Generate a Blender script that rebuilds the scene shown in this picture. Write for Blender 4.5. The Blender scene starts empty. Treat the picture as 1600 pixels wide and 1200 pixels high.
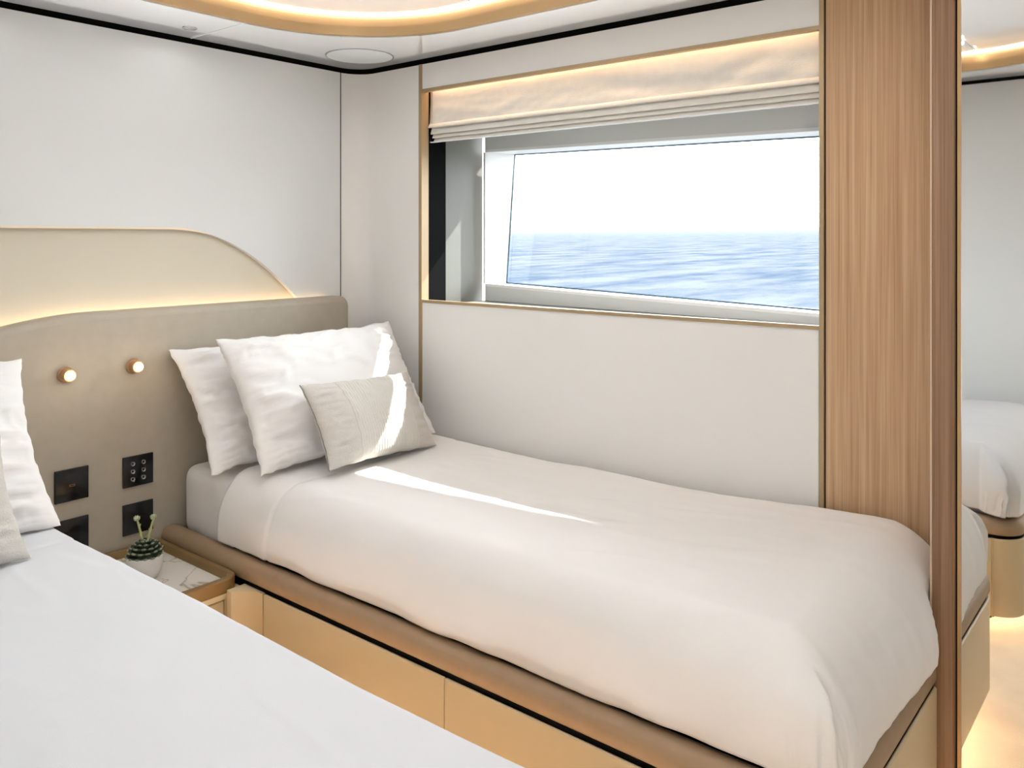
import bpy, bmesh, math, random
from math import sin, cos, pi, radians, sqrt, exp
from mathutils import Vector, Matrix, noise as mnoise

random.seed(7)
SC = bpy.context.scene
COL = SC.collection

# ------------------------------------------------------------------ camera, world, sun, exposure
HC = 1.27                                   # camera height above the cabin floor
cam_d = bpy.data.cameras.new('camera'); cam = bpy.data.objects.new('camera', cam_d); COL.objects.link(cam)
cam.location = (0, 0, HC); cam.rotation_euler = (pi/2, 0, radians(39.5))
cam_d.sensor_width = 36; cam_d.lens = 36*1310/1600; cam_d.shift_y = -228/1600; cam_d.clip_start = .02; cam_d.clip_end = 9000
SC.camera = cam

W = bpy.data.worlds.new('world'); SC.world = W; W.use_nodes = True
nt = W.node_tree; nt.nodes.clear()
wo = nt.nodes.new('ShaderNodeOutputWorld'); bg = nt.nodes.new('ShaderNodeBackground')
tc = nt.nodes.new('ShaderNodeTexCoord'); mp = nt.nodes.new('ShaderNodeMapping'); nz = nt.nodes.new('ShaderNodeTexNoise'); cr = nt.nodes.new('ShaderNodeValToRGB')
mp.inputs['Scale'].default_value = (3, 3, 14); nz.inputs['Scale'].default_value = 1.6; nz.inputs['Detail'].default_value = 5
cr.color_ramp.elements[0].position = .35; cr.color_ramp.elements[0].color = (.80, .90, 1, 1)
cr.color_ramp.elements[1].position = .6; cr.color_ramp.elements[1].color = (1, 1, 1, 1)
nt.links.new(tc.outputs['Generated'], mp.inputs[0]); nt.links.new(mp.outputs[0], nz.inputs['Vector'])
nt.links.new(nz.outputs[0], cr.inputs[0]); nt.links.new(cr.outputs[0], bg.inputs[0]); nt.links.new(bg.outputs[0], wo.inputs[0])
bg.inputs[1].default_value = 7.0

sun_d = bpy.data.lights.new('sun', 'SUN'); sun = bpy.data.objects.new('sun', sun_d); COL.objects.link(sun)
sun_d.energy = 15; sun_d.angle = radians(.6); sun_d.color = (1, .97, .92)
sun.rotation_euler = Vector((-.30, -1, -1.0)).to_track_quat('-Z', 'Y').to_euler()

ais_d = bpy.data.lights.new('aisle_ceiling_fill', 'AREA'); ais = bpy.data.objects.new('aisle_ceiling_fill', ais_d); COL.objects.link(ais)
ais_d.shape = 'RECTANGLE'; ais_d.size = 1.3; ais_d.size_y = .12; ais_d.energy = 4.8; ais_d.color = (.97, .98, 1); ais_d.spread = radians(62)   # added fill without a fixture, lifts the ceiling from the aisle
ais.location = (-1.36, 1.10, .02); ais.rotation_euler = (pi, 0, 0)
cor_d = bpy.data.lights.new('entrance_fill', 'AREA'); cor = bpy.data.objects.new('entrance_fill', cor_d); COL.objects.link(cor)
cor_d.shape = 'RECTANGLE'; cor_d.size = 1.0; cor_d.size_y = 1.5; cor_d.energy = 11; cor_d.color = (1, .94, .87)       # added fill behind the camera, lifts the bed foot and oak
cor.location = (.50, -.80, 1.0); cor.rotation_euler = Vector((-1.2, 1.9, .9)).to_track_quat('-Z', 'Y').to_euler()

VS = SC.view_settings
VS.view_transform = 'Standard'; VS.look = 'None'; VS.gamma = 1; VS.use_curve_mapping = False
VS.exposure = 0.54
LAMP = 1.8            # watts of one ceiling downlight
COVE = 6.0           # strength of the cove strip

# ------------------------------------------------------------------ materials
def mat(name, col, rough=.5, metal=0, spec=.5, var=0, vscale=8, bump=0, bscale=200, sheen=0, stretch=(1, 1, 1), coat=0, emit=None, estr=0):
    m = bpy.data.materials.new(name); m.use_nodes = True
    n = m.node_tree; b = n.nodes['Principled BSDF']
    b.inputs['Base Color'].default_value = (*col, 1); b.inputs['Roughness'].default_value = rough; b.inputs['Metallic'].default_value = metal
    b.inputs['Specular IOR Level'].default_value = spec
    if sheen: b.inputs['Sheen Weight'].default_value = sheen
    if coat: b.inputs['Coat Weight'].default_value = coat; b.inputs['Coat Roughness'].default_value = .05
    if emit: b.inputs['Emission Color'].default_value = (*emit, 1); b.inputs['Emission Strength'].default_value = estr
    if var or bump:
        t = n.nodes.new('ShaderNodeTexCoord'); mp = n.nodes.new('ShaderNodeMapping'); mp.inputs['Scale'].default_value = stretch
        n.links.new(t.outputs['Object'], mp.inputs[0])
    if var:
        z = n.nodes.new('ShaderNodeTexNoise'); z.inputs['Scale'].default_value = vscale; z.inputs['Detail'].default_value = 4
        r = n.nodes.new('ShaderNodeValToRGB')
        r.color_ramp.elements[0].position = .3; r.color_ramp.elements[0].color = (*[c*(1-var) for c in col], 1)
        r.color_ramp.elements[1].position = .7; r.color_ramp.elements[1].color = (*[min(1, c*(1+var)) for c in col], 1)
        n.links.new(mp.outputs[0], z.inputs['Vector']); n.links.new(z.outputs[0], r.inputs[0]); n.links.new(r.outputs[0], b.inputs['Base Color'])
    if bump:
        z = n.nodes.new('ShaderNodeTexNoise'); z.inputs['Scale'].default_value = bscale; z.inputs['Detail'].default_value = 3
        bp = n.nodes.new('ShaderNodeBump'); bp.inputs['Strength'].default_value = bump; bp.inputs['Distance'].default_value = .002
        n.links.new(mp.outputs[0], z.inputs['Vector']); n.links.new(z.outputs[0], bp.inputs['Height']); n.links.new(bp.outputs[0], b.inputs['Normal'])
    return m

def oak(name, c0, c1, c2):
    m = mat(name, c1, .5, spec=.3); n = m.node_tree; b = n.nodes['Principled BSDF']
    t = n.nodes.new('ShaderNodeTexCoord')
    def nz(scale, st, det, dist=0):
        mp = n.nodes.new('ShaderNodeMapping'); mp.inputs['Scale'].default_value = st; n.links.new(t.outputs['Object'], mp.inputs[0])
        z = n.nodes.new('ShaderNodeTexNoise'); z.inputs['Scale'].default_value = scale; z.inputs['Detail'].default_value = det; z.inputs['Distortion'].default_value = dist
        n.links.new(mp.outputs[0], z.inputs['Vector']); return z
    a = nz(60, (1.6, 1.6, .02), 4, .05); f = nz(260, (1.4, 1.4, .015), 3)
    mx = n.nodes.new('ShaderNodeMath'); mx.operation = 'MULTIPLY_ADD'; mx.inputs[1].default_value = .45
    n.links.new(f.outputs[0], mx.inputs[0])
    m2 = n.nodes.new('ShaderNodeMath'); m2.operation = 'MULTIPLY'; m2.inputs[1].default_value = .55
    n.links.new(a.outputs[0], m2.inputs[0]); n.links.new(m2.outputs[0], mx.inputs[2])
    r = n.nodes.new('ShaderNodeValToRGB')
    r.color_ramp.elements[0].position = .34; r.color_ramp.elements[0].color = (*c0, 1)
    r.color_ramp.elements[1].position = .64; r.color_ramp.elements[1].color = (*c2, 1)
    e = r.color_ramp.elements.new(.48); e.color = (*c1, 1)
    n.links.new(mx.outputs[0], r.inputs[0]); n.links.new(r.outputs[0], b.inputs['Base Color'])
    bp = n.nodes.new('ShaderNodeBump'); bp.inputs['Strength'].default_value = .15; bp.inputs['Distance'].default_value = .001
    n.links.new(f.outputs[0], bp.inputs['Height']); n.links.new(bp.outputs[0], b.inputs['Normal'])
    return m

def emis(name, col, s):
    return mat(name, (.8, .8, .8), .4, emit=col, estr=s)

M = {}
M['wall'] = mat('white_wall_panel', (.74, .745, .74), .55, spec=.25)
M['wallwin'] = mat('warm_white_wall_panel', (.79, .775, .75), .55, spec=.25)
M['niche'] = mat('beige_niche_backing', (.63, .585, .48), .6, spec=.2)
M['peach'] = mat('painted_edge_glow', (.90, .74, .55), .4, spec=.3)  # warm glow of the niche edge, put into the colour
M['ceil'] = mat('glossy_white_ceiling', (.96, .975, .99), .07, spec=.5, coat=.8)
M['black'] = mat('black_shadow_gap', (.004, .004, .004), .7, spec=.04)
M['gold'] = mat('bronze_lacquer', (.46, .30, .145), .35, metal=.35)
M['trimgold'] = mat('bronze_trim', (.40, .29, .165), .4, metal=.3)
M["leather"] = mat("taupe_leather", (.43, .38, .305), .55, spec=.3, var=.03, vscale=30, bump=.12, bscale=700)
M['rail'] = mat('brown_leather', (.33, .225, .135), .5, spec=.35, var=.04, vscale=30, bump=.1, bscale=700)
M['lacq'] = mat('beige_lacquer', (.60, .485, .305), .4, spec=.4)
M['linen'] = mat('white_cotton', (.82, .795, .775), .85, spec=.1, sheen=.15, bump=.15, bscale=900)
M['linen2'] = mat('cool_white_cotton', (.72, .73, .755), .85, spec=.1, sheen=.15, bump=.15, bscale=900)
M['pillow'] = mat('pillow_cotton', (.85, .83, .815), .85, spec=.1, sheen=.15, bump=.2, bscale=700)
M['cush'] = mat('oat_weave', (.60, .565, .52), .9, spec=.1, var=.06, vscale=300, bump=.6, bscale=420)
M['cushband'] = mat('oat_pleats', (.63, .60, .55), .9, spec=.1, var=.05, vscale=300, bump=.3, bscale=500)
M['oak'] = oak('oak_veneer', (.38, .225, .12), (.49, .31, .175), (.58, .395, .245))
M['oakd'] = oak('oak_post', (.20, .11, .06), (.265, .155, .09), (.33, .205, .125))
M['oakl'] = oak('oak_edge', (.48, .35, .24), (.56, .42, .30), (.62, .48, .36))
M['mirror'] = mat('mirror_glass', (.86, .87, .86), .015, metal=1)
M['white'] = mat('white_gelcoat', (.80, .80, .80), .4, spec=.4)
M['lining'] = mat('grey_window_lining', (.64, .655, .65), .5, spec=.3)
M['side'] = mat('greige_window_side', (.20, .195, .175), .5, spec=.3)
M['blind'] = mat('linen_blind', (.73, .70, .65), .85, spec=.1, var=.03, vscale=40, bump=.3, bscale=500)
M['plate'] = mat('black_glass_plate', (.008, .009, .011), .18, spec=.4)
M['chrome'] = mat('pale_metal', (.75, .75, .75), .12, metal=1)
M['brass'] = mat('brass', (.62, .42, .18), .25, metal=1)
M['copper'] = mat('copper_wood', (.50, .29, .15), .4, metal=.3)
M['led'] = emis('warm_cove_light', (1, .94, .86), COVE)
M['ledw'] = emis('warm_strip_light', (1, .66, .40), 30)
M['ledh'] = emis('headboard_strip_light', (1, .70, .44), 6)
M['ledf'] = emis('floor_strip_light', (1, .66, .38), 75)
M['bulb'] = emis('warm_bulb', (1, .82, .58), 14)
M['spot'] = emis('downlight_lens', (1, .95, .88), 6)
M['grille'] = mat('speaker_cloth', (.74, .78, .80), .35, spec=.4)
M['pot'] = mat('white_ceramic', (.82, .80, .77), .3, spec=.5)
M['soil'] = mat('soil', (.03, .02, .015), .9)
M['leaf'] = mat('dark_green_leaf', (.045, .065, .04), .5, spec=.3, var=.25, vscale=60)
M['leaftip'] = mat('pale_leaf_edge', (.24, .26, .17), .5)
M['rim'] = mat('dark_bronze_rim', (.25, .15, .06), .35, metal=.2)
M['keyrim'] = mat('key_rim', (.45, .45, .46), .22, metal=1)
M['stalk'] = mat('pale_green_stalk', (.40, .44, .20), .55, spec=.2)
M['bud'] = mat('grey_green_bud', (.42, .48, .30), .6, spec=.2, var=.2, vscale=200)
M['carpet'] = mat('cream_carpet', (.76, .68, .57), .95, spec=.05, var=.08, vscale=6, bump=.8, bscale=300)
M['gasket'] = mat('window_gasket', (.05, .10, .15), .5)
M['dark'] = mat('dark_plinth', (.05, .04, .03), .7)

def marble():
    m = mat('cream_marble', (.78, .74, .68), .12, spec=.5); n = m.node_tree; b = n.nodes['Principled BSDF']
    t = n.nodes.new('ShaderNodeTexCoord'); z = n.nodes.new('ShaderNodeTexNoise'); z.inputs['Scale'].default_value = 5; z.inputs['Detail'].default_value = 3; z.inputs['Distortion'].default_value = .6
    n.links.new(t.outputs['Object'], z.inputs['Vector'])
    r = n.nodes.new('ShaderNodeValToRGB'); e = r.color_ramp.elements
    e[0].position = .47; e[0].color = (.78, .74, .68, 1); e[1].position = .53; e[1].color = (.78, .74, .68, 1)
    k = e.new(.5); k.color = (.42, .36, .28, 1); k = e.new(.49); k.color = (.72, .68, .62, 1); k = e.new(.51); k.color = (.72, .68, .62, 1)
    n.links.new(z.outputs[0], r.inputs[0]); n.links.new(r.outputs[0], b.inputs['Base Color']); return m
M['marble'] = marble()

def glassmat():
    m = bpy.data.materials.new('window_glass'); m.use_nodes = True; n = m.node_tree; n.nodes.clear()
    o = n.nodes.new('ShaderNodeOutputMaterial'); t = n.nodes.new('ShaderNodeBsdfTransparent'); g = n.nodes.new('ShaderNodeBsdfGlossy'); g.inputs['Roughness'].default_value = .01
    f = n.nodes.new('ShaderNodeFresnel'); f.inputs[0].default_value = 1.25; x = n.nodes.new('ShaderNodeMixShader')
    t.inputs[0].default_value = (.96, .99, 1, 1)
    n.links.new(f.outputs[0], x.inputs[0]); n.links.new(t.outputs[0], x.inputs[1]); n.links.new(g.outputs[0], x.inputs[2]); n.links.new(x.outputs[0], o.inputs[0]); return m
M['glass'] = glassmat()

def seamat():
    m = mat('sea_water', (.09, .11, .13), .6, spec=0); n = m.node_tree; b = n.nodes['Principled BSDF']
    t = n.nodes.new('ShaderNodeTexCoord')
    mp = n.nodes.new('ShaderNodeMapping'); mp.inputs['Scale'].default_value = (.45, .16, 1); n.links.new(t.outputs['Object'], mp.inputs[0])
    z = n.nodes.new('ShaderNodeTexNoise'); z.inputs['Scale'].default_value = 1; z.inputs['Detail'].default_value = 7; z.inputs['Roughness'].default_value = .65
    n.links.new(mp.outputs[0], z.inputs['Vector'])
    r = n.nodes.new('ShaderNodeValToRGB'); e = r.color_ramp.elements
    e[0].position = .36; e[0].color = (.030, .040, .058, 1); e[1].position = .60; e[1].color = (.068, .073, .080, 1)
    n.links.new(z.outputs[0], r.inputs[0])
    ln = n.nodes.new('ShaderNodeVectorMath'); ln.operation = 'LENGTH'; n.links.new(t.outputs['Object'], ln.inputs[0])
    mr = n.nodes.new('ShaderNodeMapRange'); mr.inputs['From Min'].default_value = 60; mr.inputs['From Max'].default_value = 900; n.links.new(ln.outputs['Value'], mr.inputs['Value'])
    mx = n.nodes.new('ShaderNodeMix'); mx.data_type = 'RGBA'; mx.inputs['B'].default_value = (.10, .105, .11, 1)  # haze towards the horizon is mixed into the base colour
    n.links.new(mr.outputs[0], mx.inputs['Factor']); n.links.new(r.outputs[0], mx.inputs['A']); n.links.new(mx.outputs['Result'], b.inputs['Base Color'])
    bp = n.nodes.new('ShaderNodeBump'); bp.inputs['Strength'].default_value = .6; bp.inputs['Distance'].default_value = .5
    n.links.new(z.outputs[0], bp.inputs['Height']); n.links.new(bp.outputs[0], b.inputs['Normal']); return m
M['sea'] = seamat()

# ------------------------------------------------------------------ helpers
def obj(name, verts, faces, m, parent=None, smooth=False, fix=True, auto=None):
    """one mesh object from world-space vertices; parts keep world places under their (unrotated) root"""
    off = Vector((0, 0, 0)); p = parent
    while p is not None: off += Vector(p.location); p = p.parent
    me = bpy.data.meshes.new(name)
    me.from_pydata([tuple(Vector(v)-off) for v in verts], [], faces); me.update()
    if fix:
        b = bmesh.new(); b.from_mesh(me); bmesh.ops.recalc_face_normals(b, faces=b.faces); b.to_mesh(me); b.free()
    o = bpy.data.objects.new(name, me); COL.objects.link(o)
    if m is not None: me.materials.append(M[m] if isinstance(m, str) else m)
    if smooth: me.polygons.foreach_set('use_smooth', [True]*len(me.polygons))
    if auto is not None:
        me.polygons.foreach_set('use_smooth', [True]*len(me.polygons))
        b = bmesh.new(); b.from_mesh(me)
        for e in b.edges:
            if len(e.link_faces) == 2 and e.calc_face_angle(0) > radians(auto): e.smooth = False
        b.to_mesh(me); b.free()
    o.parent = parent
    return o

def bevel(o, w, seg=3, ang=35, smooth_ang=50):
    me = o.data; b = bmesh.new(); b.from_mesh(me)
    es = [e for e in b.edges if len(e.link_faces) == 2 and e.calc_face_angle(0) > radians(ang)]
    bmesh.ops.bevel(b, geom=es, offset=w, segments=seg, profile=.5, affect='EDGES', clamp_overlap=True)
    for f in b.faces: f.smooth = True
    for e in b.edges:
        e.smooth = not (len(e.link_faces) == 2 and e.calc_face_angle(0) > radians(smooth_ang))
    b.to_mesh(me); b.free(); return o

def thing(name, loc, label, cat, group=None):
    o = bpy.data.objects.new(name, None); COL.objects.link(o); o.location = loc; o.empty_display_size = .05
    return tag(o, label, cat, group)

def tag(o, label, cat, group=None, kind=None):
    o['label'] = label; o['category'] = cat
    if group: o['group'] = group
    if kind: o['kind'] = kind
    return o

def struct(o, label=None):
    o['kind'] = 'structure'
    if label: o['label'] = label
    return o

def box(name, x0, x1, y0, y1, z0, z1, m, parent=None, bev=0, seg=3):
    v = [(x, y, z) for z in (z0, z1) for x, y in ((x0, y0), (x1, y0), (x1, y1), (x0, y1))]
    f = [(0, 3, 2, 1), (4, 5, 6, 7), (0, 1, 5, 4), (1, 2, 6, 5), (2, 3, 7, 6), (3, 0, 4, 7)]
    o = obj(name, v, f, m, parent)
    if bev: bevel(o, bev, seg)
    return o

def prism(name, pts, axis, a, b, m, parent=None, bev=0, seg=3, auto=30):
    """closed 2D outline extruded between a and b; axis 'x': pts=(y,z), 'y': (x,z), 'z': (x,y)"""
    def P(p, t): return {'x': (t, p[0], p[1]), 'y': (p[0], t, p[1]), 'z': (p[0], p[1], t)}[axis]
    n = len(pts)
    v = [P(p, a) for p in pts]+[P(p, b) for p in pts]
    f = [tuple(range(n))[::-1], tuple(range(n, 2*n))]+[(i, (i+1) % n, n+(i+1) % n, n+i) for i in range(n)]
    o = obj(name, v, f, m, parent, auto=auto)
    if bev: bevel(o, bev, seg)
    return o

def sweep(name, path, prof, m, parent=None, closed=False, auto=35):
    """profile (n outward-right of travel, z) swept along a plan path [(x,y)]"""
    N = len(path); v = []; f = []; K = len(prof)
    for i, p in enumerate(path):
        p0 = path[(i-1) % N] if (closed or i > 0) else p
        p1 = path[(i+1) % N] if (closed or i < N-1) else p
        t = Vector((p1[0]-p0[0], p1[1]-p0[1])).normalized(); nrm = (t.y, -t.x)
        for q in prof: v.append((p[0]+nrm[0]*q[0], p[1]+nrm[1]*q[0], q[1]))
    for i in range(N if closed else N-1):
        j = (i+1) % N
        for k in range(K): f.append((i*K+k, i*K+(k+1) % K, j*K+(k+1) % K, j*K+k))
    if not closed: f += [tuple(range(K)), tuple(range((N-1)*K, N*K))]
    return obj(name, v, f, m, parent, auto=auto)

def arc(cx, cy, r, a0, a1, n=10):
    return [(cx+r*cos(radians(a0+(a1-a0)*i/n)), cy+r*sin(radians(a0+(a1-a0)*i/n))) for i in range(n+1)]

def lathe(name, prof, origin, axis, m, parent=None, n=28, auto=40):
    """profile (radius, height) turned round axis through origin"""
    q = Vector((0, 0, 1)).rotation_difference(Vector(axis).normalized()); v = []; f = []; K = len(prof)
    for i in range(n):
        a = 2*pi*i/n
        for r, h in prof: v.append(Vector(origin)+q @ Vector((r*cos(a), r*sin(a), h)))
    for i in range(n):
        j = (i+1) % n
        for k in range(K-1): f.append((i*K+k, j*K+k, j*K+k+1, i*K+k+1))
    f += [tuple(i*K for i in range(n)), tuple(i*K+K-1 for i in range(n))]
    o = obj(name, v, f, m, parent, auto=auto)
    b = bmesh.new(); b.from_mesh(o.data); bmesh.ops.remove_doubles(b, verts=b.verts, dist=1e-6); bmesh.ops.dissolve_degenerate(b, edges=b.edges, dist=1e-7); b.to_mesh(o.data); b.free()
    return o

def tube(name, pts, rad, m, parent=None, n=8):
    v = []; f = []; N = len(pts)
    for i, p in enumerate(pts):
        t = (Vector(pts[min(i+1, N-1)])-Vector(pts[max(i-1, 0)])).normalized()
        q = Vector((0, 0, 1)).rotation_difference(t); r = rad[i] if isinstance(rad, (list, tuple)) else rad
        for k in range(n): v.append(Vector(p)+q @ Vector((r*cos(2*pi*k/n), r*sin(2*pi*k/n), 0)))
    for i in range(N-1):
        for k in range(n): f.append((i*n+k, i*n+(k+1) % n, (i+1)*n+(k+1) % n, (i+1)*n+k))
    f += [tuple(range(n)), tuple(range((N-1)*n, N*n))]
    return obj(name, v, f, m, parent, smooth=True)

def fn(x, y, z=0.0, oct=3):
    return mnoise.fractal(Vector((x, y, z)), .9, 2.1, oct)

def smooth01(t):
    t = max(0, min(1, t)); return t*t*(3-2*t)

# ------------------------------------------------------------------ room: key planes
XW, YW, YO = -2.56, 2.16, .03             # headboard wall, window wall, opposite wall
ZT, ZC, ZK = 1.906, 1.920, 1.985          # wall top, ceiling underside, coffer ceiling
YM = 1.955                                # mirror plane
XR = .95                                  # right wall

fl = struct(box('floor', -2.75, 1.2, -1.2, 2.75, -.05, 0, 'carpet'))

# headboard wall: beige backing and white panel with the long curved niche
wl = struct(prism('wall_left', [(-1.2, 0), (2.75, 0), (2.75, 2.1), (-1.2, 2.1)], 'x', -2.75, -2.58, 'niche'))
def niche_z(y):
    c = abs(y-1.08)
    if c < .30: return 1.303
    t = min(1, (c-.30)/.51)
    return 1.303-.275*t*t
ys = [2.067-(2.067-YO)*i/120 for i in range(121)]
lo = [(y, max(.98, niche_z(y)) if abs(y-1.08) < .81 else .98) for y in ys]
prism('wall_panel', [(2.067, ZT), (YO-.0, ZT)]+lo[::-1], 'x', -2.58, XW, 'wall', wl)
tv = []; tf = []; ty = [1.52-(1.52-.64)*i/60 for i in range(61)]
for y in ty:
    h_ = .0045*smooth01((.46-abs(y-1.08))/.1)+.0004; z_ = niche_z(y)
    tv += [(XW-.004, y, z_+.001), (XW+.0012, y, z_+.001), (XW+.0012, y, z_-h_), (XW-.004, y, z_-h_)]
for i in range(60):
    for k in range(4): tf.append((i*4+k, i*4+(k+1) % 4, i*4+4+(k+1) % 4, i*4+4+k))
obj('niche_edge_glow', tv, tf+[(0, 1, 2, 3), (240, 241, 242, 243)], 'peach', wl)  # pale tapering strip, coloured like light caught on the niche edge
box('shadow_joint', -2.58, XW-.006, 2.064, 2.076, .3, ZT, 'black', wl)

# window wall in panels with bronze trims, opening X -2.206..-.758, z 1.045..1.804
wb = struct(box('wall_back', -2.75, -2.30, YW+.07, 2.75, 0, 2.1, 'wallwin'))
cpath = [(XW, 2.0715)]+arc(XW+.09, YW-.0885+0, .09, 180, 90, 10)[1:]+[(-2.2215, YW+.0015)]
cp = []
for p in cpath: cp.append(p)
n_ = len(cp)
v = [(p[0], p[1], .25) for p in cp]+[(p[0], p[1], ZT) for p in cp]+[(p[0]-.03, p[1]+.03, .25) for p in cp]+[(p[0]-.03, p[1]+.03, ZT) for p in cp]
f = [(i, i+1, n_+i+1, n_+i) for i in range(n_-1)]+[(2*n_+i, 3*n_+i, 3*n_+i+1, 2*n_+i+1) for i in range(n_-1)]
f += [(i, 2*n_+i, 2*n_+i+1, i+1) for i in range(n_-1)]+[(n_+i, n_+i+1, 3*n_+i+1, 3*n_+i) for i in range(n_-1)]
f += [(0, n_, 3*n_, 2*n_), (n_-1, 3*n_-1, 4*n_-1, 2*n_-1)]
obj('corner_panel', v, f, 'wallwin', wb, auto=40)
XA, XB = -2.206, -.758
box('wall_panel', XA, XB, YW, YW+.02, 1.815, ZT, 'wallwin', wb)
box('wall_panel', XA, XB-.003, YW, YW+.03, .25, 1.0345, 'wallwin', wb)
box('wall_filler', -2.30, .3, YW+.03, YW+.08, 0, 1.0, 'wallwin', wb)
op = box('oak_panel', -.742, -.35, YW-.002, YW+.07, .25, 2.0, 'oak', wb); op['label'] = 'oak veneer wall panel with straight vertical grain'
tr = struct(box('trim_1', XA-.0155, XA, YW-.004, YW+.032, .25, ZT, 'trimgold'), 'thin bronze upright trim left of the window')
tr = struct(box('trim_2', XB, XB+.012, YW-.006, YW+.06, .25, 2.0, 'trimgold'), 'thin bronze upright trim between window and oak panel')
tr = struct(box('trim_3', XA, XB, YW-.003, YW+.016, 1.804, 1.815, 'trimgold'), 'bronze trim along the top of the window opening')
tr = struct(box('trim_4', XA, XB, YW-.004, YW+.012, 1.0345, 1.045, 'trimgold'), 'bronze trim along the window sill')
box('shadow_joint', XB+.012, -.742, YW+.004, YW+.06, .25, 2.0, 'black', wb)

# opposite wall, doorway niche where the photographer stands, right wall
wf = struct(box('wall_front', -2.75, -.42, YO-.12, YO, 0, 2.1, 'wall'))
box('wall_return', -.54, -.42, -1.2, YO-.12, 0, 2.1, 'wall', wf)
box('wall_return', -.42, 1.2, -1.2, -1.05, 0, 2.1, 'wall', wf)
wr = struct(box('wall_right', XR, XR+.2, -1.05, 2.3, 0, 2.1, 'wall'))

# ceiling: glossy panel with a rounded coffer, bronze rim and cove light
CX0, CX1, CY0, CY1, CR = -2.22, -.25, .28, 1.90, .45
ring = arc(CX1-CR, CY1-CR, CR, 0, 90, 16)+arc(CX0+CR, CY1-CR, CR, 90, 180, 16)+arc(CX0+CR, CY0+CR, CR, 180, 270, 16)+arc(CX1-CR, CY0+CR, CR, 270, 360, 16)
ce = struct(box('ceiling', -2.75, 1.2, -1.2, 2.75, ZK+.02, 2.25, 'ceil'))
def ceiling_sheet():
    """outer panel with the coffer cut out: outline rounded like the black line in the corner"""
    ox0, ox1, oy0, oy1, r = XW+.004, XR-.004, -1.04, YW-.004, .088
    outer = arc(ox1-.02, oy1-.02, .02, 0, 90, 16)+arc(ox0+r, oy1-r, r, 90, 180, 16)+arc(ox0+.02, oy0+.02, .02, 180, 270, 16)+arc(ox1-.02, oy0+.02, .02, 270, 360, 16)
    n = len(ring); v = []
    e = .016
    cx, cy = (ox0+ox1)/2, (oy0+oy1)/2
    def ins(p, d): 
        return (p[0]+(d if p[0] < cx else -d), p[1]+(d if p[1] < cy else -d))
    rows = [[(*ins(p, 0), ZC+.012) for p in outer], [(*ins(p, e*.12), ZC+.006) for p in outer], [(*ins(p, e*.5), ZC+.0015) for p in outer], [(*ins(p, e), ZC) for p in outer], [(*p, ZC) for p in ring], [(*p, ZC+.05) for p in ring], [(*p, ZC+.05) for p in outer]]
    for r_ in rows: v += r_
    f = []
    K = len(rows)
    for k in range(K):
        a, b = k*n, ((k+1) % K)*n
        for i in range(n):
            j = (i+1) % n; f.append((a+i, a+j, b+j, b+i))
    return obj('ceiling_panel', v, f, 'ceil', ce, auto=40)
ceiling_sheet()
coff = obj('coffer_panel', [(*p, ZK) for p in ring]+[(*p, ZK+.02) for p in ring], [tuple(range(len(ring))), tuple(range(len(ring), 2*len(ring)))]+[(i, (i+1) % len(ring), len(ring)+(i+1) % len(ring), len(ring)+i) for i in range(len(ring))], 'ceil', ce)
# ring runs counter-clockwise: outward-right profile coordinate n>0 is outside the opening
sweep('coffer_rim', ring, [(.004, ZC-.003), (.004, ZC+.02), (.004, ZK), (-.002, ZK), (-.002, ZC+.028), (-.014, ZC+.026), (-.014, ZC-.003)], 'gold', ce, closed=True)
sweep('rim_bead', ring, [(.010, ZC-.0035), (.010, ZC+.001), (.004, ZC+.001), (.004, ZC-.0035)], 'chrome', ce, closed=True)
sweep('cove_light', ring, [(-.004, ZK-.004), (-.004, ZK-.001), (-.022, ZK-.001), (-.022, ZK-.004)], 'led', ce, closed=True)
# black shadow gap between wall and ceiling
gp = [(XW-.004, YO-.1), (XW-.004, YW-.09)]+arc(XW+.088, YW-.088, .092, 180, 90, 10)+[(.9, YW+.004)]
sweep('shadow_gap', gp, [(0, ZT-.001), (0, ZC+.02), (-.03, ZC+.02), (-.03, ZT-.001)], 'black', ce)
sweep('shadow_gap', [(-.42, YO+.003), (XW, YO+.003)], [(0, ZT), (0, ZC+.02), (-.02, ZC+.02), (-.02, ZT)], 'black', ce)
# hairline joints in the ceiling panel
box('ceiling_joint', XW+.02, -2.216, 1.4385, 1.4415, ZC-.0012, ZC+.004, 'grille', ce)

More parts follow.
